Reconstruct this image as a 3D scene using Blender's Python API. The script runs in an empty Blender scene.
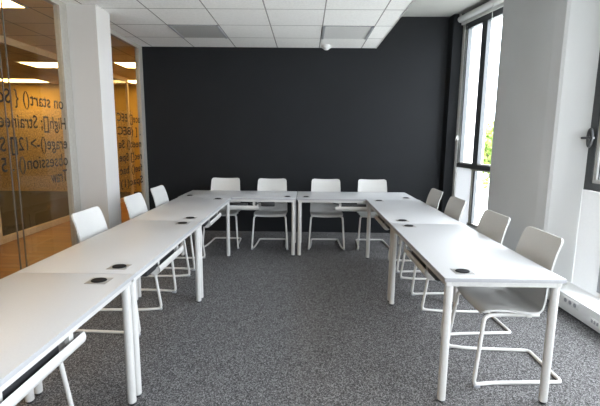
import bpy, bmesh, math, random
from mathutils import Vector, Matrix
random.seed(7)
PI = math.pi
SC = bpy.context.scene
C = SC.collection

# ------------------------------------------------------------------ materials
def mat(name, col, rough=.5, metal=0., noise=None, bump=None, spec=.5, coat=0.):
    """noise=(scale, amount, detail), bump=(scale, strength)"""
    m = bpy.data.materials.new(name); m.use_nodes = True
    nt = m.node_tree; N = nt.nodes; L = nt.links
    b = N['Principled BSDF']
    b.inputs['Base Color'].default_value = (*col, 1); b.inputs['Roughness'].default_value = rough
    b.inputs['Metallic'].default_value = metal; b.inputs['Specular IOR Level'].default_value = spec
    b.inputs['Coat Weight'].default_value = coat
    tc = N.new('ShaderNodeTexCoord')
    if noise:
        n = N.new('ShaderNodeTexNoise'); n.inputs['Scale'].default_value = noise[0]
        n.inputs['Detail'].default_value = noise[2] if len(noise) > 2 else 3
        r = N.new('ShaderNodeValToRGB')
        a = noise[1]
        r.color_ramp.elements[0].position = .3; r.color_ramp.elements[1].position = .7
        r.color_ramp.elements[0].color = (*[c*(1-a) for c in col], 1)
        r.color_ramp.elements[1].color = (*[min(1, c*(1+a)) for c in col], 1)
        L.new(tc.outputs['Object'], n.inputs['Vector']); L.new(n.outputs['Fac'], r.inputs['Fac'])
        L.new(r.outputs['Color'], b.inputs['Base Color'])
    if bump:
        n2 = N.new('ShaderNodeTexNoise'); n2.inputs['Scale'].default_value = bump[0]
        bp = N.new('ShaderNodeBump'); bp.inputs['Strength'].default_value = bump[1]; bp.inputs['Distance'].default_value = .01
        L.new(tc.outputs['Object'], n2.inputs['Vector']); L.new(n2.outputs['Fac'], bp.inputs['Height'])
        L.new(bp.outputs['Normal'], b.inputs['Normal'])
    return m

def emit(name, col, s):
    m = bpy.data.materials.new(name); m.use_nodes = True
    nt = m.node_tree; nt.nodes.remove(nt.nodes['Principled BSDF'])
    e = nt.nodes.new('ShaderNodeEmission'); e.inputs['Color'].default_value = (*col, 1); e.inputs['Strength'].default_value = s
    nt.links.new(e.outputs[0], nt.nodes['Material Output'].inputs[0]); return m

def glass(name, tint=(1, 1, 1), ior=1.5):
    m = bpy.data.materials.new(name); m.use_nodes = True
    nt = m.node_tree; N = nt.nodes; L = nt.links; N.remove(N['Principled BSDF'])
    t = N.new('ShaderNodeBsdfTransparent'); t.inputs[0].default_value = (*tint, 1)
    g = N.new('ShaderNodeBsdfGlossy'); g.inputs['Roughness'].default_value = 0.0
    f = N.new('ShaderNodeFresnel'); ge = N.new('ShaderNodeNewGeometry'); mr = N.new('ShaderNodeMapRange')
    mr.inputs['To Min'].default_value = ior; mr.inputs['To Max'].default_value = 1/ior      # a thin pane reflects alike from both faces
    L.new(ge.outputs['Backfacing'], mr.inputs['Value']); L.new(mr.outputs[0], f.inputs['IOR'])
    mx = N.new('ShaderNodeMixShader')
    L.new(f.outputs[0], mx.inputs[0]); L.new(t.outputs[0], mx.inputs[1]); L.new(g.outputs[0], mx.inputs[2])
    L.new(mx.outputs[0], N['Material Output'].inputs[0]); return m

def carpet_mat():
    m = mat('carpet_loop', (.12, .12, .125), .95, spec=.1)
    nt = m.node_tree; N = nt.nodes; L = nt.links; b = N['Principled BSDF']; tc = N['Texture Coordinate']
    v = N.new('ShaderNodeTexVoronoi'); v.inputs['Scale'].default_value = 190
    n = N.new('ShaderNodeTexNoise'); n.inputs['Scale'].default_value = 150; n.inputs['Detail'].default_value = 4; n.inputs['Roughness'].default_value = .8
    mp = N.new('ShaderNodeMapping'); mp.inputs['Scale'].default_value = (1, .8, 1)
    L.new(tc.outputs['Object'], mp.inputs[0]); L.new(mp.outputs[0], v.inputs['Vector']); L.new(mp.outputs[0], n.inputs['Vector'])
    sep = N.new('ShaderNodeSeparateColor'); L.new(v.outputs['Color'], sep.inputs[0])
    ad = N.new('ShaderNodeMath'); ad.operation = 'MULTIPLY_ADD'; ad.inputs[1].default_value = .5
    L.new(sep.outputs[0], ad.inputs[0])
    h = N.new('ShaderNodeMath'); h.operation = 'MULTIPLY'; h.inputs[1].default_value = .5
    L.new(n.outputs['Fac'], h.inputs[0]); L.new(h.outputs[0], ad.inputs[2])
    r = N.new('ShaderNodeValToRGB'); e = r.color_ramp.elements
    e[0].position = .2; e[0].color = (.03, .03, .031, 1)
    e[1].position = .85; e[1].color = (.32, .318, .325, 1)
    k = e.new(.5); k.color = (.1, .096, .098, 1)
    L.new(ad.outputs[0], r.inputs[0]); L.new(r.outputs[0], b.inputs['Base Color'])
    bp = N.new('ShaderNodeBump'); bp.inputs['Strength'].default_value = .6; bp.inputs['Distance'].default_value = .008
    L.new(ad.outputs[0], bp.inputs['Height']); L.new(bp.outputs[0], b.inputs['Normal'])
    return m

TILE = .61; XG = -1.6463; YT = 4.4621
def tile_mat(name, col, line, x0, y0, tx, ty, w):
    m = mat(name, col, .9, spec=.15)
    nt = m.node_tree; N = nt.nodes; L = nt.links; b = N['Principled BSDF']
    g = N.new('ShaderNodeNewGeometry'); s = N.new('ShaderNodeSeparateXYZ'); L.new(g.outputs['Position'], s.inputs[0])
    def M(op, a, bv):
        q = N.new('ShaderNodeMath'); q.operation = op
        for i, z in ((0, a), (1, bv)):
            if isinstance(z, (int, float)): q.inputs[i].default_value = z
            else: L.new(z, q.inputs[i])
        return q.outputs[0]
    def ln(o, off, t):
        a = M('DIVIDE', M('SUBTRACT', o, off), t)
        fr = M('ABSOLUTE', M('SUBTRACT', M('SUBTRACT', a, M('FLOOR', a, 0)), .5), 0)
        return M('GREATER_THAN', fr, .5 - w/t/2)
    k = M('MAXIMUM', ln(s.outputs[0], x0, tx), ln(s.outputs[1], y0, ty))
    n = N.new('ShaderNodeTexNoise'); n.inputs['Scale'].default_value = 60; n.inputs['Detail'].default_value = 4
    L.new(g.outputs['Position'], n.inputs['Vector'])
    r = N.new('ShaderNodeValToRGB'); r.color_ramp.elements[0].position = .3; r.color_ramp.elements[1].position = .7
    r.color_ramp.elements[0].color = (*[c*.93 for c in col], 1); r.color_ramp.elements[1].color = (*[c*1.05 for c in col], 1)
    L.new(n.outputs[0], r.inputs[0])
    mx = N.new('ShaderNodeMix'); mx.data_type = 'RGBA'
    L.new(k, mx.inputs[0]); L.new(r.outputs[0], mx.inputs[6]); mx.inputs[7].default_value = (*line, 1)
    L.new(mx.outputs[2], b.inputs['Base Color']); return m

def plank_mat():
    m = mat('oak_planks', (.3, .15, .05), .4)
    nt = m.node_tree; N = nt.nodes; L = nt.links; b = N['Principled BSDF']; tc = N['Texture Coordinate']
    br = N.new('ShaderNodeTexBrick'); br.inputs['Scale'].default_value = 1
    br.inputs['Brick Width'].default_value = 1.2; br.inputs['Row Height'].default_value = .14; br.inputs['Mortar Size'].default_value = .003
    br.inputs['Color1'].default_value = (.42, .17, .025, 1); br.inputs['Color2'].default_value = (.3, .115, .018, 1); br.inputs['Mortar'].default_value = (.1, .05, .02, 1)
    n = N.new('ShaderNodeTexNoise'); n.inputs['Scale'].default_value = 8; n.inputs['Detail'].default_value = 6
    mp = N.new('ShaderNodeMapping'); mp.inputs['Scale'].default_value = (1, 12, 1)
    L.new(tc.outputs['Object'], br.inputs['Vector']); L.new(tc.outputs['Object'], mp.inputs[0]); L.new(mp.outputs[0], n.inputs['Vector'])
    mx = N.new('ShaderNodeMix'); mx.data_type = 'RGBA'; mx.blend_type = 'MULTIPLY'; mx.inputs[0].default_value = .5
    L.new(br.outputs['Color'], mx.inputs[6]); L.new(n.outputs['Color'], mx.inputs[7]); L.new(mx.outputs[2], b.inputs['Base Color'])
    return m

M = dict(
    carpet=carpet_mat(),
    tile=tile_mat('ceiling_tiles', (.92, .915, .90), (.3, .29, .28), XG, YT, TILE, TILE, .013),
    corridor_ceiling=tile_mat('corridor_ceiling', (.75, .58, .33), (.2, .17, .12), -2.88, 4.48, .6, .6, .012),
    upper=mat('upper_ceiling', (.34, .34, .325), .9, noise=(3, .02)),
    dark=mat('charcoal_paint', (.006, .0072, .0092), .72, noise=(2.5, .1), bump=(350, .08), spec=.3),
    white=mat('white_wall_paint', (.78, .78, .775), .75, noise=(2, .015), bump=(300, .05)),
    greywall=mat('grey_wall_paint', (.68, .685, .69), .8, noise=(2, .02), bump=(300, .05)),
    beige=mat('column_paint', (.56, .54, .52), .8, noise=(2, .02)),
    alu=mat('brushed_aluminium', (.42, .40, .36), .45, .3, noise=(40, .06)),
    alu_light=mat('light_aluminium', (.62, .62, .6), .4, .3, noise=(40, .05)),
    laminate=mat('white_laminate', (.50, .505, .52), .38, noise=(120, .02), spec=.5),
    edge=mat('laminate_edge', (.34, .34, .355), .5, noise=(60, .03)),
    powder=mat('white_powder_coat', (.5, .49, .475), .42, noise=(90, .03), bump=(500, .04)),
    shell=mat('white_plastic_shell', (.525, .52, .505), .5, noise=(150, .03), bump=(700, .08)),
    frame=mat('chair_tube_coat', (.58, .57, .55), .35, noise=(90, .03)),
    black=mat('black_plastic', (.018, .018, .02), .45, noise=(80, .3)),
    grey=mat('grey_plastic', (.32, .33, .35), .45, noise=(80, .1)),
    silver=mat('silver_plate', (.55, .54, .52), .35, .6, noise=(60, .08)),
    plate=mat('dull_metal_plate', (.34, .33, .32), .4, .5, noise=(60, .08)),
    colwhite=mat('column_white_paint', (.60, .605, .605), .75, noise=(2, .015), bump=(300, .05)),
    lamp_off_pale=mat('lamp_diffuser_pale', (.66, .66, .65), .55, noise=(90, .05)),
    lid=mat('matt_black_lid', (.008, .008, .009), .75, noise=(80, .2), spec=.2),
    seam=mat('glass_joint', (.09, .08, .07), .6, noise=(40, .1)),
    handle=mat('dark_handle', (.07, .072, .076), .35, .4, noise=(40, .1)),
    opal=mat('opal_panel', (.8, .8, .8), .4, noise=(50, .015)),
    dframe=mat('anthracite_frame', (.062, .068, .072), .45, .2, noise=(40, .1)),
    trunk=mat('white_trunking', (.82, .82, .815), .45, noise=(50, .015)),
    pane=glass('clear_glass', (.97, .98, .97)),
    part=glass('partition_glass', (.86, .87, .85), 1.5),
    vinyl=mat('dark_vinyl_film', (.012, .011, .01), .6, noise=(60, .2)),
    oak=plank_mat(),
    tan=mat('tan_wood_trim', (.62, .48, .30), .5, noise=(20, .08)),
    yellow=mat('yellow_wall', (.5, .31, .06), .7, noise=(3, .05)),
    cork=mat('brown_cork_panel', (.5, .33, .13), .85, noise=(28, .5, 6)),
    dcarpet=mat('dark_carpet', (.03, .03, .03), .9, noise=(90, .4)),
    lamp=emit('warm_lamp', (1, .66, .25), 12.0),
    lamp_off=mat('lamp_diffuser_off', (.44, .44, .43), .55, noise=(90, .05)),
    bark=mat('bark', (.09, .065, .045), .9, noise=(20, .3), bump=(30, .5)),
    leaf=mat('foliage', (.2, .3, .05), .7, noise=(.9, .45)),
    leaf2=mat('foliage_yellow', (.34, .36, .07), .7, noise=(.9, .4)),
    ground=mat('pale_plaza', (.75, .74, .7), .9, noise=(.4, .12)),
    facade=mat('white_facade', (.85, .85, .85), .7, noise=(1.5, .03)),
)

# the white spandrels are thin opal panels that let a little daylight through
_n = M['opal'].node_tree; _t = _n.nodes.new('ShaderNodeBsdfTranslucent'); _t.inputs[0].default_value = (.95, .97, 1, 1)
_m = _n.nodes.new('ShaderNodeMixShader'); _m.inputs[0].default_value = .03
_n.links.new(_n.nodes['Principled BSDF'].outputs[0], _m.inputs[1]); _n.links.new(_t.outputs[0], _m.inputs[2]); _n.links.new(_m.outputs[0], _n.nodes['Material Output'].inputs[0])

M['opal_bright'] = M['opal'].copy(); M['opal_bright'].name = 'opal_panel_bright'
M['opal_bright'].node_tree.nodes['Mix Shader'].inputs[0].default_value = .07  # extra translucency stands in for light the far window's spandrel lacks

# ------------------------------------------------------------------ geometry helpers
def bx(bm, lo, hi, bev=0., X=None):
    c = [(a+b)/2 for a, b in zip(lo, hi)]; d = [abs(b-a) for a, b in zip(lo, hi)]
    t = bmesh.new(); bmesh.ops.create_cube(t, size=1)
    bmesh.ops.scale(t, vec=d, verts=t.verts); bmesh.ops.translate(t, vec=c, verts=t.verts)
    if bev: bmesh.ops.bevel(t, geom=list(t.edges), offset=bev, segments=2, profile=.6, affect='EDGES')
    merge(bm, t, X)
def merge(bm, t, X=None):
    if X is not None: bmesh.ops.transform(t, matrix=X, verts=t.verts)
    me = bpy.data.meshes.new('tmp'); t.to_mesh(me); t.free(); bm.from_mesh(me); bpy.data.meshes.remove(me)
def cyl(bm, p, q, r, r2=None, n=20, bev=0):
    p, q = Vector(p), Vector(q); d = q-p
    t = bmesh.new(); bmesh.ops.create_cone(t, cap_ends=True, segments=n, radius1=r, radius2=r if r2 is None else r2, depth=d.length)
    if bev: bmesh.ops.bevel(t, geom=[e for e in t.edges if len(e.link_faces) == 2 and any(len(f.verts) > 4 for f in e.link_faces)], offset=bev, segments=2, affect='EDGES')
    merge(bm, t, Matrix.Translation((p+q)/2) @ d.to_track_quat('Z', 'Y').to_matrix().to_4x4())
def bend(pts, rad, n=6):
    """round the corners of a polyline"""
    P = [Vector(p) for p in pts]; out = [P[0]]
    for i in range(1, len(P)-1):
        a, b, c = P[i-1], P[i], P[i+1]; r = rad[i] if isinstance(rad, (list, tuple)) else rad
        u = (a-b); v = (c-b); k = min(r, u.length*.49, v.length*.49); s = b+u.normalized()*k; e = b+v.normalized()*k
        for j in range(n+1):
            t = j/n; out.append(s*(1-t)**2+b*2*t*(1-t)+e*t*t)
    out.append(P[-1]); return out
def tube(bm, path, r, n=12):
    rings = []; up = None
    for i, p in enumerate(path):
        d = (path[min(i+1, len(path)-1)]-path[max(i-1, 0)]).normalized()
        if up is None: up = d.orthogonal().normalized()
        up = (up-d*up.dot(d)).normalized(); s = d.cross(up)
        rings.append([bm.verts.new(p+(up*math.cos(2*PI*k/n)+s*math.sin(2*PI*k/n))*r) for k in range(n)])
    for a, b in zip(rings, rings[1:]):
        for k in range(n): bm.faces.new((a[k], a[(k+1) % n], b[(k+1) % n], b[k]))
    bm.faces.new(rings[0][::-1]); bm.faces.new(rings[-1])
def prism(bm, poly, z0, z1):
    a = [bm.verts.new((x, y, z0)) for x, y in poly]; b = [bm.verts.new((x, y, z1)) for x, y in poly]
    n = len(poly)
    for i in range(n): bm.faces.new((a[i], a[(i+1) % n], b[(i+1) % n], b[i]))
    bm.faces.new(a[::-1]); bm.faces.new(b)
def obj(name, bm, m, parent=None, smooth=False, kind=None, label=None):
    bmesh.ops.recalc_face_normals(bm, faces=bm.faces)
    me = bpy.data.meshes.new(name); bm.to_mesh(me); bm.free()
    o = bpy.data.objects.new(name, me); C.objects.link(o); me.materials.append(m if not isinstance(m, str) else M[m])
    if smooth:
        for p in me.polygons: p.use_smooth = True
        me.set_sharp_from_angle(angle=math.radians(38))
    if parent: o.parent = parent
    if kind: o['kind'] = kind
    if label: o['label'] = label
    return o
def box(name, lo, hi, m, parent=None, bev=0., kind=None, X=None, label=None):
    bm = bmesh.new(); bx(bm, lo, hi, bev, X); return obj(name, bm, m, parent, smooth=bev > 0, kind=kind, label=label)
def thing(name, label, cat, loc=(0, 0, 0), rz=0, group=None, kind=None):
    o = bpy.data.objects.new(name, None); C.objects.link(o); o.location = loc; o.rotation_euler = (0, 0, rz)
    o['label'] = label; o['category'] = cat
    if group: o['group'] = group
    if kind: o['kind'] = kind
    return o
def empty(name, kind='structure', label=None, cat=None):
    o = bpy.data.objects.new(name, None); C.objects.link(o); o['kind'] = kind
    if label: o['label'] = label
    if cat: o['category'] = cat
    return o
def tagged(o, label, cat, group=None, kind=None):
    o['label'] = label; o['category'] = cat
    if group: o['group'] = group
    if kind: o['kind'] = kind
    return o
def dup(root, loc, rz, label):
    r = root.copy(); C.objects.link(r); r.location = loc; r.rotation_euler = (0, 0, rz); r['label'] = label
    for ch in list(root.children):
        c = ch.copy(); C.objects.link(c); c.parent = r
        for g in list(ch.children):
            d = g.copy(); C.objects.link(d); d.parent = c
    return r

# ------------------------------------------------------------------ room numbers
YB = 6.2589; ZC = 2.7435; ZU = 3.18; XL = -2.43; YN = -1.6; XW = 2.45
S = dict(kind='structure')
def st(o, label, cat): return tagged(o, label, cat, kind='structure')

st(box('floor', (XL, YN, -.13), (2.5, YB, 0), 'carpet', **S), 'speckled grey loop carpet covering the meeting room floor', 'floor')
st(box('ceiling', (XL, YN, ZC), (1.01, YB, ZC+.05), 'tile', **S), 'suspended ceiling of pale grey square tiles', 'ceiling')
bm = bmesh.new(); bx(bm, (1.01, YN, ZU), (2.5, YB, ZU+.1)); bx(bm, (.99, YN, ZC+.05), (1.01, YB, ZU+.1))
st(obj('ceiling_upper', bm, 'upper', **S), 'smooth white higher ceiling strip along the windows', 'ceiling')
st(box('trim_1', (1.0, YN, ZC-.004), (1.014, YB, ZC+.05), 'alu_light', **S), 'pale edge trim of the suspended tile ceiling', 'trim')
# the charcoal back wall with its shallow pilaster beside the window
bm = bmesh.new(); bx(bm, (XL+.005, YB, -.12), (2.2, YB+.2, ZU+.1))
st(obj('wall_back', bm, 'dark', **S), 'charcoal painted wall behind the back row of chairs', 'wall')
bm = bmesh.new(); prism(bm, [(2.045, YB), (2.065, 6.13), (2.2, 6.10), (2.2, YB)], 0, ZU)
st(obj('wall_corner', bm, 'dark', **S), 'narrow charcoal wall strip between back wall and far window', 'wall')
bm = bmesh.new(); fa, fb, fc, fd = .7, 2.2, .95, 2.7
for lo, hi in (((XL-.06, -.12), (2.5, fc)), ((XL-.06, fd), (2.5, ZU+.1)), ((XL-.06, fc), (fa, fd)), ((fb, fc), (2.5, fd))):
    bx(bm, (lo[0], YN-.2, lo[1]), (hi[0], YN, hi[1]))
st(obj('wall_front', bm, 'white', **S), 'white wall with an added window, closing the room behind the camera', 'wall')
wf = empty('window_added_front', label='dark framed window added unseen behind the camera for fill light', cat='window')  # unseen window, added to brighten the sides facing the camera
bm = bmesh.new()
for x in (fa, (fa+fb)/2-.03, fb-.06): bx(bm, (x, YN-.14, fc), (x+.06, YN-.08, fd))
for z in (fc, fd-.06): bx(bm, (fa, YN-.14, z), (fb, YN-.08, z+.06))
obj('window_frame', bm, 'dframe', wf)
bm = bmesh.new(); bm.faces.new([bm.verts.new(v) for v in ((fa, YN-.11, fc), (fb, YN-.11, fc), (fb, YN-.11, fd), (fa, YN-.11, fd))]); obj('pane', bm, 'pane', wf)

# ------------------------------------------------------------------ left: column + glass partitions
bm = bmesh.new(); bx(bm, (XL-.02, 4.335, 0), (-2.115, 4.635, ZC), .006)
st(obj('column', bm, 'beige', **S), 'square white column standing between two glass partitions', 'column')

def lettering(name, text, y0, z, width, size, parent):
    cu = bpy.data.curves.new('lettering', 'FONT'); cu.body = text; cu.size = size; cu.resolution_u = 3; cu.offset = .0014
    t = bpy.data.objects.new('lettering', cu); C.objects.link(t)
    bpy.context.view_layer.update()
    me = bpy.data.meshes.new_from_object(t.evaluated_get(bpy.context.evaluated_depsgraph_get()))
    bpy.data.objects.remove(t); bpy.data.curves.remove(cu)
    xs = [v.co.x for v in me.vertices]; k = width/(max(xs)-min(xs)); m0 = min(xs)
    for v in me.vertices:
        x, y = v.co.x, v.co.y; v.co = (XL-.007, y0-(x-m0)*k, z+y)
    me.name = name
    o = bpy.data.objects.new(name, me); C.objects.link(o); me.materials.append(M['vinyl']); o.parent = parent
    o['label'] = 'dark vinyl lettering seen from its back'
    return o

def glass_wall(name, y0, y1, seams, label, posts=(.05, .05)):
    r = empty(name, label=label, cat='glass partition')
    bm = bmesh.new()
    bx(bm, (XL-.04, y0, ZC-.05), (XL+.02, y1, ZC-.0005)); bx(bm, (XL-.04, y0, .0), (XL+.02, y1, .03))
    bx(bm, (XL-.04, y1-posts[1], .03), (XL+.02, y1, ZC-.05)); bx(bm, (XL-.04, y0, .03), (XL+.02, y0+posts[0], ZC-.05))
    obj('window_frame', bm, 'alu', r)
    e = sorted([y0+posts[0]]+seams+[y1-posts[1]])
    for a, b in zip(e, e[1:]):
        bm = bmesh.new(); vs = [bm.verts.new(v) for v in ((XL, a, .03), (XL, b, .03), (XL, b, ZC-.05), (XL, a, ZC-.05))]; bm.faces.new(vs)
        obj('pane', bm, 'part', r)
    for s in seams:
        box('seam_strip', (XL-.005, s-.003, .03), (XL+.005, s+.003, ZC-.05), 'seam', r)
    return r
g1 = glass_wall('window_3', YN, 4.335, [3.44, 3.365, 1.2], 'floor to ceiling glass partition with text, nearest on the left', (.05, .125))
for k, (t, w, y) in enumerate([('on start() { So', .9, 4.195), ('High[]; Strainee', .93, 4.215), ('erage()->12[] S', .93, 4.21), ('obsession() . 5', .93, 4.2), ('Traw', .27, 4.17)]):
    lettering('lettering', t, y, (1.703, 1.505, 1.312, 1.145, .99)[k], w, .165, g1)
g2 = glass_wall('window_4', 4.635, 6.2589, [], 'narrow glass partition with text between column and charcoal wall', (.05, .12))
for k, t in enumerate(['ace[] BEC', '. [ (BEC', 'neet() Se', 'rec[] Spe', 'fee() bac', 'Spac(1)']):
    lettering('lettering', t, 6.12, 1.64-.175*k, .74, .15, g2)

# corridor and the other room behind the glass
XO = -4.05; YE = 10.8; XF = -9.5
st(box('floor_corridor', (XO-.05, YN, -.12), (XL-.0, YE, -.004), 'oak', **S), 'warm oak plank floor of the corridor behind the glass', 'floor')
st(box('floor_office', (XF, YN, -.12), (XO-.05, YE, -.006), 'dcarpet', **S), 'dark carpet floor of the room across the corridor', 'floor')
st(box('ceiling_corridor', (XF, YN, 2.752), (XL-.0, YE, 2.8), 'corridor_ceiling', **S), 'warm lit tiled ceiling over the corridor', 'ceiling')
st(box('wall_corridor', (XF, YE, -.12), (XL+.1, YE+.15, 2.9), 'yellow', **S), 'yellow lit end wall beyond the corridor', 'wall')
st(box('wall_office', (XF-.15, YN, -.12), (XF, YE+.15, 2.9), 'yellow', **S), 'yellow far wall of the room across the corridor', 'wall')
st(box('wall_corridor_front', (XF, YN-.15, -.12), (XL-.06, YN, 2.9), 'white', **S), 'white near end wall of the corridor', 'wall')
st(box('trim_2', (XL+.005, YB+.2, -.12), (XL+.15, YE, 2.9), 'white', **S), 'white wall of corridor beyond the charcoal wall', 'wall')
st(box('wall_panel', (XF, YE-.12, 0), (-4.47, YE-.03, 2.1), 'cork', **S), 'brown speckled panelling on lower part of yellow wall', 'wall')
r = empty('window_5', label='dark glazed wall with tan frame across the corridor', cat='glass wall')
bm = bmesh.new(); bx(bm, (XO-.05, YN, -.004), (XO, 9.6, .085)); obj('baseboard', bm, 'tan', r)
bm = bmesh.new(); bx(bm, (XO-.05, YN, 2.66), (XO, 9.6, 2.75)); obj('top_rail', bm, 'tan', r)
for y in (1.0, 3.2, 5.3, 7.45, 9.57):
    box('post', (XO-.05, y-.03, .085), (XO, y+.03, 2.66), 'tan', r)
bm = bmesh.new(); bm.faces.new([bm.verts.new(v) for v in ((XO-.02, YN, .08), (XO-.02, 9.6, .08), (XO-.02, 9.6, 2.67), (XO-.02, YN, 2.67))]); obj('pane', bm, 'part', r)

def panel_light(x0, x1, y0, y1, z, label, lampm='lamp'):
    t = thing('ceiling_light', label, 'ceiling light', ((x0+x1)/2, (y0+y1)/2, z), 0, 'corridor ceiling lights')
    w, d = (x1-x0)/2, (y1-y0)/2
    bm = bmesh.new(); bx(bm, (-w, -d, -.012), (w, -d+.02, 0)); bx(bm, (-w, d-.02, -.012), (w, d, 0)); bx(bm, (-w, -d, -.012), (-w+.02, d, 0)); bx(bm, (w-.02, -d, -.012), (w, d, 0))
    obj('frame', bm, 'alu_light', t); box('diffuser', (-w+.02, -d+.02, -.009), (w-.02, d-.02, -.001), lampm, t)
    return t
panel_light(-3.48, -2.885, 3.88, 4.48, 2.752, 'lit warm ceiling panel nearest the first glass partition')
panel_light(-3.45, -2.9, 7.55, 8.15, 2.752, 'lit warm ceiling panel seen through glass beside charcoal wall')
panel_light(-4.3, -3.0, 9.85, 10.4, 2.752, 'lit warm ceiling panel close to the yellow end wall')
panel_light(-5.2, -4.45, 7.6, 8.2, 2.752, 'lit warm ceiling panel across the corridor behind tan frame')
panel_light(-7.4, -6.3, 9.8, 10.4, 2.752, 'lit warm ceiling panel deepest in the room across corridor')

panel_light(-3.48, -2.885, 1.48, 2.08, 2.752, 'added warm corridor fill panel out of view, first one short of the camera side')  # this panel and the next two are unseen, added as warm fill through the glass
panel_light(-3.48, -2.885, -.92, -.32, 2.752, 'added warm corridor fill panel out of view, farthest on the camera side')
panel_light(-3.48, -2.885, .28, .88, 2.752, 'added warm corridor fill panel out of view, between two others on the camera side')
# ------------------------------------------------------------------ right: windows, pier, trunking
J = Vector((2.2, 6.1, 0)); U = Vector((.196, -.981, 0)).normalized(); Nn = Vector((.981, .196, 0)).normalized()
W1 = Matrix(((U.x, Nn.x, 0, J.x), (U.y, Nn.y, 0, J.y), (0, 0, 1, 0), (0, 0, 0, 1)))   # s along the wall, n outwards, z
def w1box(name, lo, hi, m, parent, bev=.0): return box(name, lo, hi, m, parent, bev, X=W1)
SE = 1.36
w1 = empty('window_1', label='tall dark framed window beside the charcoal wall', cat='window')
bm = bmesh.new(); bx(bm, (.0, -.012, .0), (.055, .05, 3.06), .004, W1); bx(bm, (.085, -.004, 1.11), (.10, .05, 3.0), .003, W1); obj('jamb_trim', bm, 'alu_light', w1)
bm = bmesh.new()
bx(bm, (.055, .01, 1.05), (.085, .06, 3.03), 0, W1); bx(bm, (.10, .0, 1.06), (.125, .06, 3.02), 0, W1)
bx(bm, (.055, -.004, 1.05), (SE, .06, 1.105), 0, W1); bx(bm, (.055, -.004, 2.95), (SE, .06, 3.03), 0, W1)
obj('window_frame', bm, 'dframe', w1)
bm = bmesh.new(); bx(bm, (.43, .0, 1.105), (.545, .06, 2.95), 0, W1); obj('mullion', bm, 'dframe', w1)
w1box('sash_rail', (.125, .005, 1.105), (SE, .05, 1.125), 'alu_light', w1)
bm = bmesh.new(); bm.faces.new([bm.verts.new(W1 @ Vector(v)) for v in ((.055, .01, 0), (.44, .01, 0), (.44, .01, 1.05), (.055, .01, 1.05))]); obj('spandrel_panel', bm, 'opal_bright', w1)
bm = bmesh.new()
bx(bm, (.44, -.006, .27), (.475, .05, 1.05), 0, W1); bx(bm, (.415, -.006, 1.03), (SE, .05, 1.05), 0, W1); bx(bm, (.415, -.006, .27), (SE, .05, .30), 0, W1)
obj('lower_frame', bm, 'alu', w1)
w1box('gasket', (.485, .0, .30), (.512, .045, 1.03), 'dframe', w1)
w1box('sill_panel', (.415, .0, .0), (SE, .05, .27), 'trunk', w1)
for a, z0, z1 in ((.125, 1.105, 2.95), (.512, .30, 1.03)):
    bm = bmesh.new(); bm.faces.new([bm.verts.new(W1 @ Vector(v)) for v in ((a, .03, z0), (SE, .03, z0), (SE, .03, z1), (a, .03, z1))]); obj('pane', bm, 'pane', w1)
bm = bmesh.new(); bx(bm, (.06, -.03, 1.43), (.08, -.004, 1.50), .004, W1); cyl(bm, W1 @ Vector((.07, -.03, 1.465)), W1 @ Vector((.07, -.05, 1.465)), .008); cyl(bm, W1 @ Vector((.055, -.045, 1.43)), W1 @ Vector((.085, -.045, 1.50)), .009)
obj('handle', bm, 'alu_light', w1, True)
st(box('wall_window_head', (-.02, .0, 3.03), (SE, .12, ZU+.05), 'white', X=W1, **S), 'white wall strip above the tall window', 'wall')
st(box('facade_reveal', (-.1, .06, -.5), (.055, .42, 3.6), 'facade', X=W1, **S), 'white outer reveal beside the tall window', 'reveal')

# roller blind cassette over window 1
t = thing('roller_blind', 'rolled up white blind above the tall window', 'blind', tuple(W1 @ Vector((.03, -.045, 3.105))), math.atan2(U.y, U.x))
bm = bmesh.new(); cyl(bm, (-.06, 0, 0), (1.22, 0, 0), .043, n=24, bev=.006); obj('blind_roll', bm, 'white', t, True)
bm = bmesh.new(); bx(bm, (-.02, -.005, -.085), (1.22, .028, -.045), .006); obj('bottom_rail', bm, 'alu_light', t, True)
for x_ in (-.052, 1.2): box('bracket', (x_, -.02, .04), (x_+.008, .04, .075), 'alu_light', t)
bm = bmesh.new(); tube(bm, [Vector((.72, -.04, z/10)) for z in range(0, -13, -1)], .0035, 6); obj('pull_chain', bm, 'alu_light', t, True)

# pier
bm = bmesh.new(); prism(bm, [(2.262, 5.06), (2.25, 5.03), (2.25, 3.975), (2.26, 3.825), (2.51, 3.825), (2.51, 4.72), (2.42, 5.0)], 0, ZU)
st(obj('wall_right', bm, 'greywall', **S), 'pale grey wall pier between the two windows', 'wall')
bm = bmesh.new(); prism(bm, [(2.256, 3.825), (2.275, 3.797), (2.30, 3.775), (2.355, 3.722), (2.45, 3.625), (2.51, 3.625), (2.51, 3.825)], 0, ZU)
st(obj('column_right', bm, 'colwhite', **S), 'white column face at near end of the grey pier', 'column')

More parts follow.
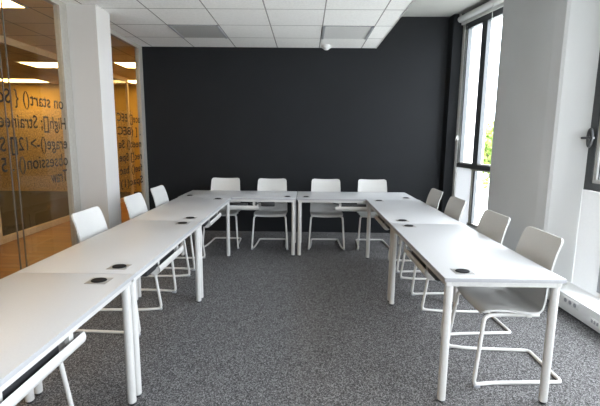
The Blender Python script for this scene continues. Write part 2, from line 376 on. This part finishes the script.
def side_window(name, y1, y0, label, handle=True):
    w = empty(name, label=label, cat='window'); X = XW
    bm = bmesh.new()
    bx(bm, (X-.0, y1-.085, 1.02), (X+.06, y1, 3.05)); bx(bm, (X, y0, 1.02), (X+.06, y0+.085, 3.05))
    bx(bm, (X, y0+.085, 1.02), (X+.06, y1-.085, 1.085)); bx(bm, (X, y0+.085, 2.97), (X+.06, y1-.085, 3.05)); obj('window_frame', bm, 'dframe', w)
    bm = bmesh.new()
    bx(bm, (X+.01, y1-.125, 1.085), (X+.055, y1-.085, 2.97)); bx(bm, (X+.01, y0+.085, 1.085), (X+.055, y0+.125, 2.97)); bx(bm, (X+.01, y0+.125, 1.085), (X+.055, y1-.125, 1.115)); obj('sash', bm, 'alu_light', w)
    bm = bmesh.new(); bx(bm, (X, y1-.58, 1.085), (X+.06, y1-.52, 2.97)); bx(bm, (X+.012, y1-.16, 1.115), (X+.05, y1-.145, 2.97)); obj('mullion', bm, 'dframe', w)
    # parapet with a glazed slot
    bm = bmesh.new(); a = y1-.33
    bm.faces.new([bm.verts.new(v) for v in ((X-.004, a, 0), (X-.004, y1, 0), (X-.004, y1, 1.02), (X-.004, a, 1.02))]); obj('spandrel_panel', bm, 'opal', w); bm = bmesh.new()
    bx(bm, (X-.012, y0, 0), (X+.05, a, .2)); bx(bm, (X-.012, y0, .95), (X+.05, a, 1.02)); bx(bm, (X-.012, y0, .2), (X+.05, y0+.1, .95)); obj('parapet', bm, 'trunk', w)
    bm = bmesh.new(); bx(bm, (X-.016, a-.06, .2), (X+.05, a, .95)); bx(bm, (X-.016, y0+.1, .2), (X+.05, a-.06, .24)); bx(bm, (X-.016, y0+.1, .91), (X+.05, a-.06, .95)); obj('lower_frame', bm, 'grey', w)
    for (p, q, z0, z1) in ((y0+.1, y1-.1, 1.1, 2.97), (y0+.1, a-.05, .23, .92)):
        bm = bmesh.new(); bm.faces.new([bm.verts.new(v) for v in ((X+.035, p, z0), (X+.035, q, z0), (X+.035, q, z1), (X+.035, p, z1))]); obj('pane', bm, 'pane', w)
    if handle:
        bm = bmesh.new(); t = bmesh.new()
        path = [Vector((X-.03, y1-.05+  .028*math.cos(a_), 1.466+.074*math.sin(a_))) for a_ in [i*2*PI/24 for i in range(25)]]
        tube(bm, path, .011, 8); t.free()
        cyl(bm, (X, y1-.05, 1.466), (X-.045, y1-.05, 1.466), .009); cyl(bm, (X-.045, y1+.03, 1.466), (X-.045, y1-.12, 1.466), .01)
        obj('handle', bm, 'handle', w, True)
    st(box('wall_window_head', (X, y0, 3.05), (X+.15, y1, ZU+.05), 'white', **S), 'white wall strip above the side window', 'wall')
    return w
side_window('window_2', 3.625, 1.5, 'dark framed side window at right edge with handle')
side_window('window_added_side', .9, -1.2, 'dark framed side window added unseen behind the camera for more daylight', False)  # unseen window, added to let more daylight into the room
st(box('wall_pier', (2.3, .9, 0), (2.75, 1.5, ZU), 'greywall', **S), 'pale grey wall pier between the nearer side windows', 'wall')
st(box('wall_end', (2.3, YN, 0), (2.75, -1.2, ZU), 'greywall', **S), 'pale grey wall end behind the camera', 'wall')

# cable trunking along the right wall
tr = empty('cable_trunking', label='low white trunking with sockets along the right wall', cat='trunking')
bm = bmesh.new(); bx(bm, (2.21, YN+.01, .02), (2.44, 5.0, .163), .008); obj('trunking_body', bm, 'trunk', tr, True)
box('plinth', (2.235, YN+.01, 0), (2.44, 5.0, .021), 'dframe', tr)
def outlet(y):
    o = box('socket', (2.203, y-.1, .09), (2.211, y+.1, .145), 'white', tr, .003)
    for k in (-.06, 0, .06):
        bm = bmesh.new(); cyl(bm, (2.206, y+k, .118), (2.2, y+k, .118), .017, n=16); obj('socket_well', bm, 'grey', o, True)
outlet(3.26)
box('data_outlet', (2.203, 2.9, .06), (2.211, 3.02, .105), 'white', tr, .003)
for k in (2.93, 2.96, 2.99): box('data_port', (2.2, k-.009, .07), (2.206, k+.009, .095), 'grey', tr)

# ------------------------------------------------------------------ ceiling fittings
for x0, dm, lab in ((XG, 'lamp_off', 'unlit square ceiling light nearest the column side'), (XG+3*TILE, 'lamp_off_pale', 'unlit square ceiling light nearest the detector')):
    y0 = YT+TILE
    t = thing('recessed_light', lab, 'ceiling light', (x0+TILE/2, y0+TILE/2, ZC), 0, 'unlit ceiling lights')
    h = TILE/2-.008
    bm = bmesh.new()
    for s in (-1, 1): bx(bm, (s*h, -h, -.014), (s*(h-.026), h, 0)); bx(bm, (-h, s*h, -.005), (h, s*(h-.008), 0))
    obj('frame', bm, 'grey', t); box('diffuser', (-h+.026, -h+.008, -.006), (h-.026, h-.008, -.001), dm, t)
t = thing('smoke_detector', 'small white detector on ceiling tiles by charcoal wall', 'detector', (.28, 6.12, ZC))
bm = bmesh.new(); cyl(bm, (0, 0, 0), (0, 0, -.03), .075, .07, 28, .004); obj('base', bm, 'trunk', t, True)
bm = bmesh.new(); cyl(bm, (0, 0, -.03), (0, 0, -.055), .05, .035, 24, .004); obj('sensor', bm, 'trunk', t, True)

# ------------------------------------------------------------------ tables
ZT = .7244; TL = 1.4115; TW = .632; LR = .0222
def make_table(name, L, Wd, loc, rz, label, pb=1, sock=(.112, .13)):
    """length along local x, tray edge at local y = -Wd/2"""
    t = thing(name, label, 'table', loc, rz, 'white meeting tables set in a U')
    h, w = L/2, Wd/2
    bm = bmesh.new(); bx(bm, (-h, -w, ZT-.02), (h, w, ZT), .0005); tt = obj('tabletop', bm, 'laminate', t, True); tt.data.materials.append(M['edge'])
    for p in tt.data.polygons:
        if abs(p.normal.z) < .5: p.material_index = 1
    bm = bmesh.new(); r0, r1 = ZT-.05, ZT-.02
    i = .013
    for s in (-1, 1):
        bx(bm, (-h+i, s*(w-i), r0), (h-i, s*(w-i-.025), r1), .002); bx(bm, (s*(h-i-.0008), -w+i+.02, r0+.0006), (s*(h-i-.025), w-i-.02, r1-.0002), .002)
    obj('rail_frame', bm, 'powder', t, True)
    for sx in (-1, 1):
        for sy in (-1, 1):
            x, y = sx*(h-i-LR), sy*(w-i-LR)
            bm = bmesh.new(); cyl(bm, (x, y, .012), (x, y, ZT-.0205), LR, n=28, bev=.003); l = obj('leg', bm, 'powder', t, True)
            bm = bmesh.new(); cyl(bm, (x, y, 0), (x, y, .013), LR*.8, n=20); obj('foot_glide', bm, 'black', l, True)
    ye = -w+.132
    for sx in (-1, 1):
        x = sx*(h-sock[0])
        p = box('socket_plate', (x-.045, ye-.052, ZT), (x+.045, ye+.052, ZT+.0022), 'plate', t, .001)
        bm = bmesh.new(); cyl(bm, (0, 0, 0), (0, 0, .006), .034, .031, n=28, bev=.001)
        bmesh.ops.scale(bm, vec=(1, 1.15, 1), verts=bm.verts); bmesh.ops.translate(bm, vec=(x, ye, ZT+.002), verts=bm.verts); obj('socket_lid', bm, 'lid', p, True)
    # half round cable tray slung beneath the inner edge
    R = .038; cy, cz = -w+.066, .600; n = 18; a0 = math.radians(142); a1 = 2*PI
    bm = bmesh.new(); prof = [(R*math.cos(a), R*math.sin(a)) for a in [a0+(a1-a0)*k/n for k in range(n+1)]]
    prof = prof + [((R-.004)*math.cos(a), (R-.004)*math.sin(a)) for a in [a1-(a1-a0)*k/n for k in range(n+1)]]
    A = [bm.verts.new((-.26, cy+y, cz+z)) for y, z in prof]; B = [bm.verts.new((.26, cy+y, cz+z)) for y, z in prof]
    q = len(prof)
    for k in range(q): bm.faces.new((A[k], A[(k+1) % q], B[(k+1) % q], B[k]))
    for k in range(n):
        for V in (A, B): bm.faces.new((V[k], V[k+1], V[q-2-k], V[q-1-k]))
    for s in (-1, 1):    # end caps
        cap = [bm.verts.new((s*.26, cy+y, cz+z)) for y, z in prof[:n+1]]; bm.faces.new(cap)
    tr_ = obj('cable_tray', bm, 'powder', t, True)
    for s in (-.2, .2): box('bracket', (s-.015, cy-.010, cz-.035), (s+.015, cy+.010, ZT-.02), 'powder', tr_)
    bm = bmesh.new(); bx(bm, (-.22, cy-.008, cz-.02), (.12, cy+.03, cz+.05), .006); obj('power_strip', bm, 'black', tr_, True)
    rr = random.Random(hash(label) & 255)
    for sgn in (-1, 1):
        bm = bmesh.new(); pts = [Vector((sgn*(h-.125), ye, ZT-.024)), Vector((sgn*(h-.135), ye-.01, ZT-.036)), Vector((sgn*.36, cy+.02, ZT-.036)), Vector((sgn*.25, cy+.01, cz+.05)), Vector((sgn*.15, cy+.01, cz+.04))]
        tube(bm, bend(pts, .03), .006, 8); obj('cable', bm, 'black', tr_, True)
    bm = bmesh.new(); q0 = pb*(h-.35); bx(bm, (q0-.085, -w+.04, .612), (q0+.085, -w+.1, .668), .014); obj('power_block', bm, 'black', tr_, True)
    return t
YF = 4.894
left_x, right_x = -1.5227+.316, .7366+.316
lab_t = {
 'A': 'white meeting table at lower left running out of frame with warm reflections',
 'B': 'white meeting table in the left row beside the column',
 'C': 'white meeting table in the left row butting against the back row',
 'R': 'white meeting table on the right with two free legs at its open end',
 'Q': 'white meeting table in the right row butting against the back row',
 'D': 'white meeting table in the back row at the glass side',
 'E': 'white meeting table in the back row at the window side'}
ys = [YF-2.5*TL-.006, YF-1.5*TL-.004, YF-.5*TL-.002]
# left row: the inner edge faces +X, so local -y -> +X (rz = +90 deg); the right row mirrors it
for k, y in zip('ABC', ys): make_table('meeting_table', TL-.0006, TW, (left_x, y, 0), PI/2, lab_t[k], pb=-1)
for k, y in zip('RQ', (ys[1], ys[2])): make_table('meeting_table', TL-.0006, TW, (right_x, y, 0), -PI/2, lab_t[k])
DW = .675; XM = -.1
make_table('meeting_table', 1.435, DW, (XM-.7205, YF+.002+DW/2, 0), 0, lab_t['D'])
make_table('meeting_table', 1.455, DW, (XM+.7305, YF+.002+DW/2, 0), 0, lab_t['E'])

# ------------------------------------------------------------------ chairs
def cr(P, n):   # Catmull-Rom through points
    P = [Vector(p) for p in P]; out = []
    for i in range(len(P)-1):
        a = P[max(i-1, 0)]; b = P[i]; c = P[i+1]; d = P[min(i+2, len(P)-1)]
        for j in range(n):
            t = j/n; out.append(.5*((2*b)+(c-a)*t+(2*a-5*b+4*c-d)*t*t+(3*b-a-3*c+d)*t**3))
    out.append(P[-1]); return out
def sheet(rows, th):
    """closed sheet from a grid of points"""
    bm = bmesh.new(); nr, nc = len(rows), len(rows[0])
    nrm = [[None]*nc for _ in range(nr)]
    for i in range(nr):
        for j in range(nc):
            du = rows[min(i+1, nr-1)][j]-rows[max(i-1, 0)][j]; dv = rows[i][min(j+1, nc-1)]-rows[i][max(j-1, 0)]
            nrm[i][j] = du.cross(dv).normalized()
    A = [[bm.verts.new(rows[i][j]) for j in range(nc)] for i in range(nr)]
    B = [[bm.verts.new(rows[i][j]+nrm[i][j]*th) for j in range(nc)] for i in range(nr)]
    for i in range(nr-1):
        for j in range(nc-1):
            bm.faces.new((A[i][j], A[i][j+1], A[i+1][j+1], A[i+1][j])); bm.faces.new((B[i][j], B[i+1][j], B[i+1][j+1], B[i][j+1]))
    for i in range(nr-1):
        for j in (0, nc-1): bm.faces.new((A[i][j], A[i+1][j], B[i+1][j], B[i][j]))
    for j in range(nc-1):
        for i in (0, nr-1): bm.faces.new((A[i][j], B[i][j], B[i][j+1], A[i][j+1]))
    return bm
def shell_rows(prof, hw, corner_start=0, corner_end=0, curl=None):
    """prof: list of (y,z); hw: half width at each; rounded corners of the given radius at either end"""
    P = [Vector((0, y, z)) for y, z in prof]
    acc = [0]
    for a, b in zip(P, P[1:]): acc.append(acc[-1]+(b-a).length)
    tot = acc[-1]; rows = []; nc = 17
    for i, p in enumerate(P):
        w = hw[i]
        for r, dd in ((corner_start, acc[i]), (corner_end, tot-acc[i])):
            if r and dd < r: w -= r-math.sqrt(max(0, r*r-(r-dd)**2))
        row = []
        T = (P[min(i+1, len(P)-1)]-P[max(i-1, 0)]).normalized(); nn = Vector((0, -T.z, T.y))
        for j in range(nc):
            u = -1+2*j/(nc-1); c = curl[i] if curl else .012
            row.append(p+Vector((w*u, 0, 0))+nn*(c*(u*u-.3)*(1 if abs(u) < 1 else 1)))
        rows.append(row)
    return rows
def lerp_list(keys, n): 
    out = []
    for i in range(n):
        t = i/(n-1)*(len(keys)-1); k = min(int(t), len(keys)-2); f = t-k; out.append(keys[k]*(1-f)+keys[k+1]*f)
    return out
def dense_ends(pts, r, which):
    """extra rows close to an end so that corner radii stay round"""
    out = list(pts)
    def ins(a, b, fr): return [a+(b-a)*f for f in fr]
    if 'e' in which:
        a, b = out[-2], out[-1]; out = out[:-1]+ins(a, b, (.3, .55, .75, .88, .96))+[b]
    if 's' in which:
        a, b = out[0], out[1]; out = [a]+ins(a, b, (.04, .12, .25, .45, .7))+out[1:]
    return out
def make_chair(loc, rz, label):
    t = thing('cantilever_chair', label, 'chair', loc, rz, 'white plastic meeting chairs')
    seat = dense_ends(cr([(0, .035, .430), (0, .065, .449), (0, .15, .452), (0, .25, .444), (0, .315, .439), (0, .363, .447), (0, .386, .472)], 4), .03, 's')
    hwS = lerp_list([.192, .205, .212, .214, .214, .213], len(seat))
    obj('seat', sheet(shell_rows([(p.y, p.z) for p in seat], hwS, .03, 0, [.012]*len(seat)), -.011), 'shell', t, True)
    back = dense_ends(cr([(0, .386, .472), (0, .398, .52), (0, .408, .60), (0, .424, .70), (0, .449, .80), (0, .482, .884)], 4), .03, 'e')
    hwB = lerp_list([.213, .211, .206, .201, .194, .187], len(back))
    obj('backrest', sheet(shell_rows([(p.y, p.z) for p in back], hwB, 0, .034, lerp_list([.012, .016, .02, .022, .022, .018], len(back))), -.010), 'shell', t, True)
    r = .0115
    half = [(-.165, .38, .424), (-.185, .10, .432), (-.205, .045, .425), (-.232, .0, r+.003), (-.205, .13, r), (-.186, .545, r)]
    pts = half+[(-x, y, z) for x, y, z in half[::-1]]
    rad = [.04, .05, .05, .035, .05, .03]; rad = rad+rad[::-1]
    bm = bmesh.new(); tube(bm, bend(pts, rad), r, 12); obj('sled_frame', bm, 'frame', t, True)
    for a_, b_, z_ in ((.12, .15, .430), (.30, .33, .428)):
        bm = bmesh.new(); bx(bm, (-.188, a_, z_-.012), (.188, b_, z_), .002); obj('seat_support', bm, 'frame', t, True)
    for s in (-1, 1):
        bm = bmesh.new(); bx(bm, (s*.232-.014, -.004, 0), (s*.232+.014, .035, .017), .005); obj('glide', bm, 'grey', t, True)
    return t
ch = make_chair((1.005, 2.472, 0), -PI/2, 'white plastic chair at open end of the right table row, under the pier')
spots = [
 ((1.01, 3.09, 0), -PI/2+.03, 'white plastic chair in the right row, second from the open end'),
 ((1.005, 3.90, 0), -PI/2, 'white plastic chair in the right row, third from the open end'),
 ((1.01, 4.55, 0), -PI/2, 'white plastic chair in the right row closest to the charcoal wall'),
 ((-1.195, 1.70, 0), PI/2, 'white plastic chair at lower left of which only a leg shows'),
 ((-1.195, 3.035, 0), PI/2, 'white plastic chair in the left row in front of the column'),
 ((-1.195, 3.885, 0), PI/2, 'white plastic chair in the left row in front of the narrow glass partition'),
 ((-1.195, 4.545, 0), PI/2, 'white plastic chair in the left row closest to the charcoal wall'),
 ((-1.10, 5.215, 0), 0, 'white plastic chair in the back row nearest the glass partition'),
 ((-.452, 5.19, 0), 0, 'white plastic chair in the back row, second from the glass partition'),
 ((.288, 5.21, 0), 0, 'white plastic chair in the back row, third from the glass partition'),
 ((.93, 5.22, 0), 0, 'white plastic chair in the back row nearest the windows')]
for loc, rz, lab in spots: dup(ch, loc, rz, lab)

# ------------------------------------------------------------------ outside
st(box('ground', (-160, -160, -4.2), (160, 160, -4.0), 'ground', **S), 'pale paved ground far below the windows', 'ground')
def tree(x, y, h, w, m, label):
    t = thing('tree', label, 'tree', (x, y, -4.0), 0, 'trees outside the windows'); rr = random.Random(int(x*97+y*31))
    bm = bmesh.new(); cyl(bm, (0, 0, 0), (0, 0, h*.55), .16, .09, 12)
    for k in range(5):
        a = k*1.26; cyl(bm, (0, 0, h*(.35+.03*k)), (w*.6*math.cos(a), w*.6*math.sin(a), h*.72), .06, .02, 8)
    obj('trunk', bm, 'bark', t, True)
    bm = bmesh.new()
    blobs = [(Vector((rr.uniform(-.55, .55)*w, rr.uniform(-.55, .55)*w, h*rr.uniform(.5, .86))), w*rr.uniform(.35, .55)) for _ in range(12)]
    for k in range(2600):
        c, q = rr.choice(blobs); d = Vector((rr.gauss(0, 1), rr.gauss(0, 1), rr.gauss(0, 1))).normalized()
        p = c+d*q*rr.uniform(.55, 1.0); s = rr.uniform(.1, .2)
        a = Vector((rr.gauss(0, 1), rr.gauss(0, 1), rr.gauss(0, 1))).normalized(); b = a.orthogonal().normalized()
        bm.faces.new([bm.verts.new(p+a*s), bm.verts.new(p+b*s*.6), bm.verts.new(p-a*s), bm.verts.new(p-b*s*.6)])
    obj('crown', bm, m, t)
tree(11.9, 26, 6.8, 2.0, 'leaf', 'green tree seen through the tall window, nearest its mullion')
tree(16.2, 35, 6.4, 2.4, 'leaf2', 'yellowish green tree seen low through the tall window')
tree(19.5, 40, 6.6, 2.6, 'leaf', 'green tree farthest out beyond the tall window')

# ------------------------------------------------------------------ light
w = bpy.data.worlds.new('overcast'); SC.world = w; w.use_nodes = True
nt = w.node_tree; N = nt.nodes; L = nt.links
bg = N['Background']; tc = N.new('ShaderNodeTexCoord'); sp = N.new('ShaderNodeSeparateXYZ'); rp = N.new('ShaderNodeValToRGB')
L.new(tc.outputs['Generated'], sp.inputs[0]); L.new(sp.outputs[2], rp.inputs[0]); L.new(rp.outputs[0], bg.inputs[0])
rp.color_ramp.elements[0].position = 0.0; rp.color_ramp.elements[0].color = (.8, .87, .97, 1)
rp.color_ramp.elements[1].position = .8; rp.color_ramp.elements[1].color = (.9, .95, 1.0, 1)
bg.inputs['Strength'].default_value = 9.0
def portal(name, loc, sx, sz, rz):
    l = bpy.data.lights.new(name, 'AREA'); l.shape = 'RECTANGLE'; l.size = sx; l.size_y = sz; l.cycles.is_portal = True
    o = bpy.data.objects.new(name, l); C.objects.link(o); o.location = loc; o.rotation_euler = (PI/2, 0, rz)
portal('daylight_opening', (XW+.1, 2.56, 1.6), 2.2, 3.1, PI/2)
portal('daylight_opening', (1.45, YN-.16, 1.825), 1.5, 1.75, 0)
portal('daylight_opening', (XW+.1, -.15, 1.6), 2.2, 3.1, PI/2)
pc = W1 @ Vector((.75, .12, 1.65)); portal('daylight_opening', tuple(pc), 1.4, 2.9, math.atan2(U.y, U.x)+PI)

# ------------------------------------------------------------------ camera
f, pt, yw, rl, ch_ = 410.918, .155489, .0118667, .0099390, 1.43643
def R(a, b):
    c, s = math.cos(rl), math.sin(rl); a, b = c*a+s*b, -s*a+c*b
    X, d, u = a, 1, -b
    c, s = math.cos(pt), math.sin(pt); Y = c*d+s*u; Z = -s*d+c*u
    c, s = math.cos(yw), math.sin(yw); return Vector((c*X-s*Y, s*X+c*Y, Z))
fw = R(0, 0); rt = R(1, 0)-fw; up = fw-R(0, 1)
cam = bpy.data.cameras.new('camera'); co = bpy.data.objects.new('camera', cam); C.objects.link(co)
mw = Matrix.Identity(4)
for i in range(3): mw[i][0], mw[i][1], mw[i][2] = rt[i], up[i], -fw[i]
mw.translation = Vector((0, 0, ch_)); co.matrix_world = mw
cam.sensor_width = 36; cam.sensor_fit = 'HORIZONTAL'; cam.lens = f/600*36; cam.clip_start = .02; cam.clip_end = 500
SC.camera = co
vs = SC.view_settings; vs.view_transform = 'Standard'; vs.look = 'None'; vs.gamma = 1; vs.use_curve_mapping = False; vs.exposure = 0.8
SC.cycles.max_bounces = 10; SC.cycles.diffuse_bounces = 6; SC.cycles.transparent_max_bounces = 16; SC.cycles.caustics_reflective = False
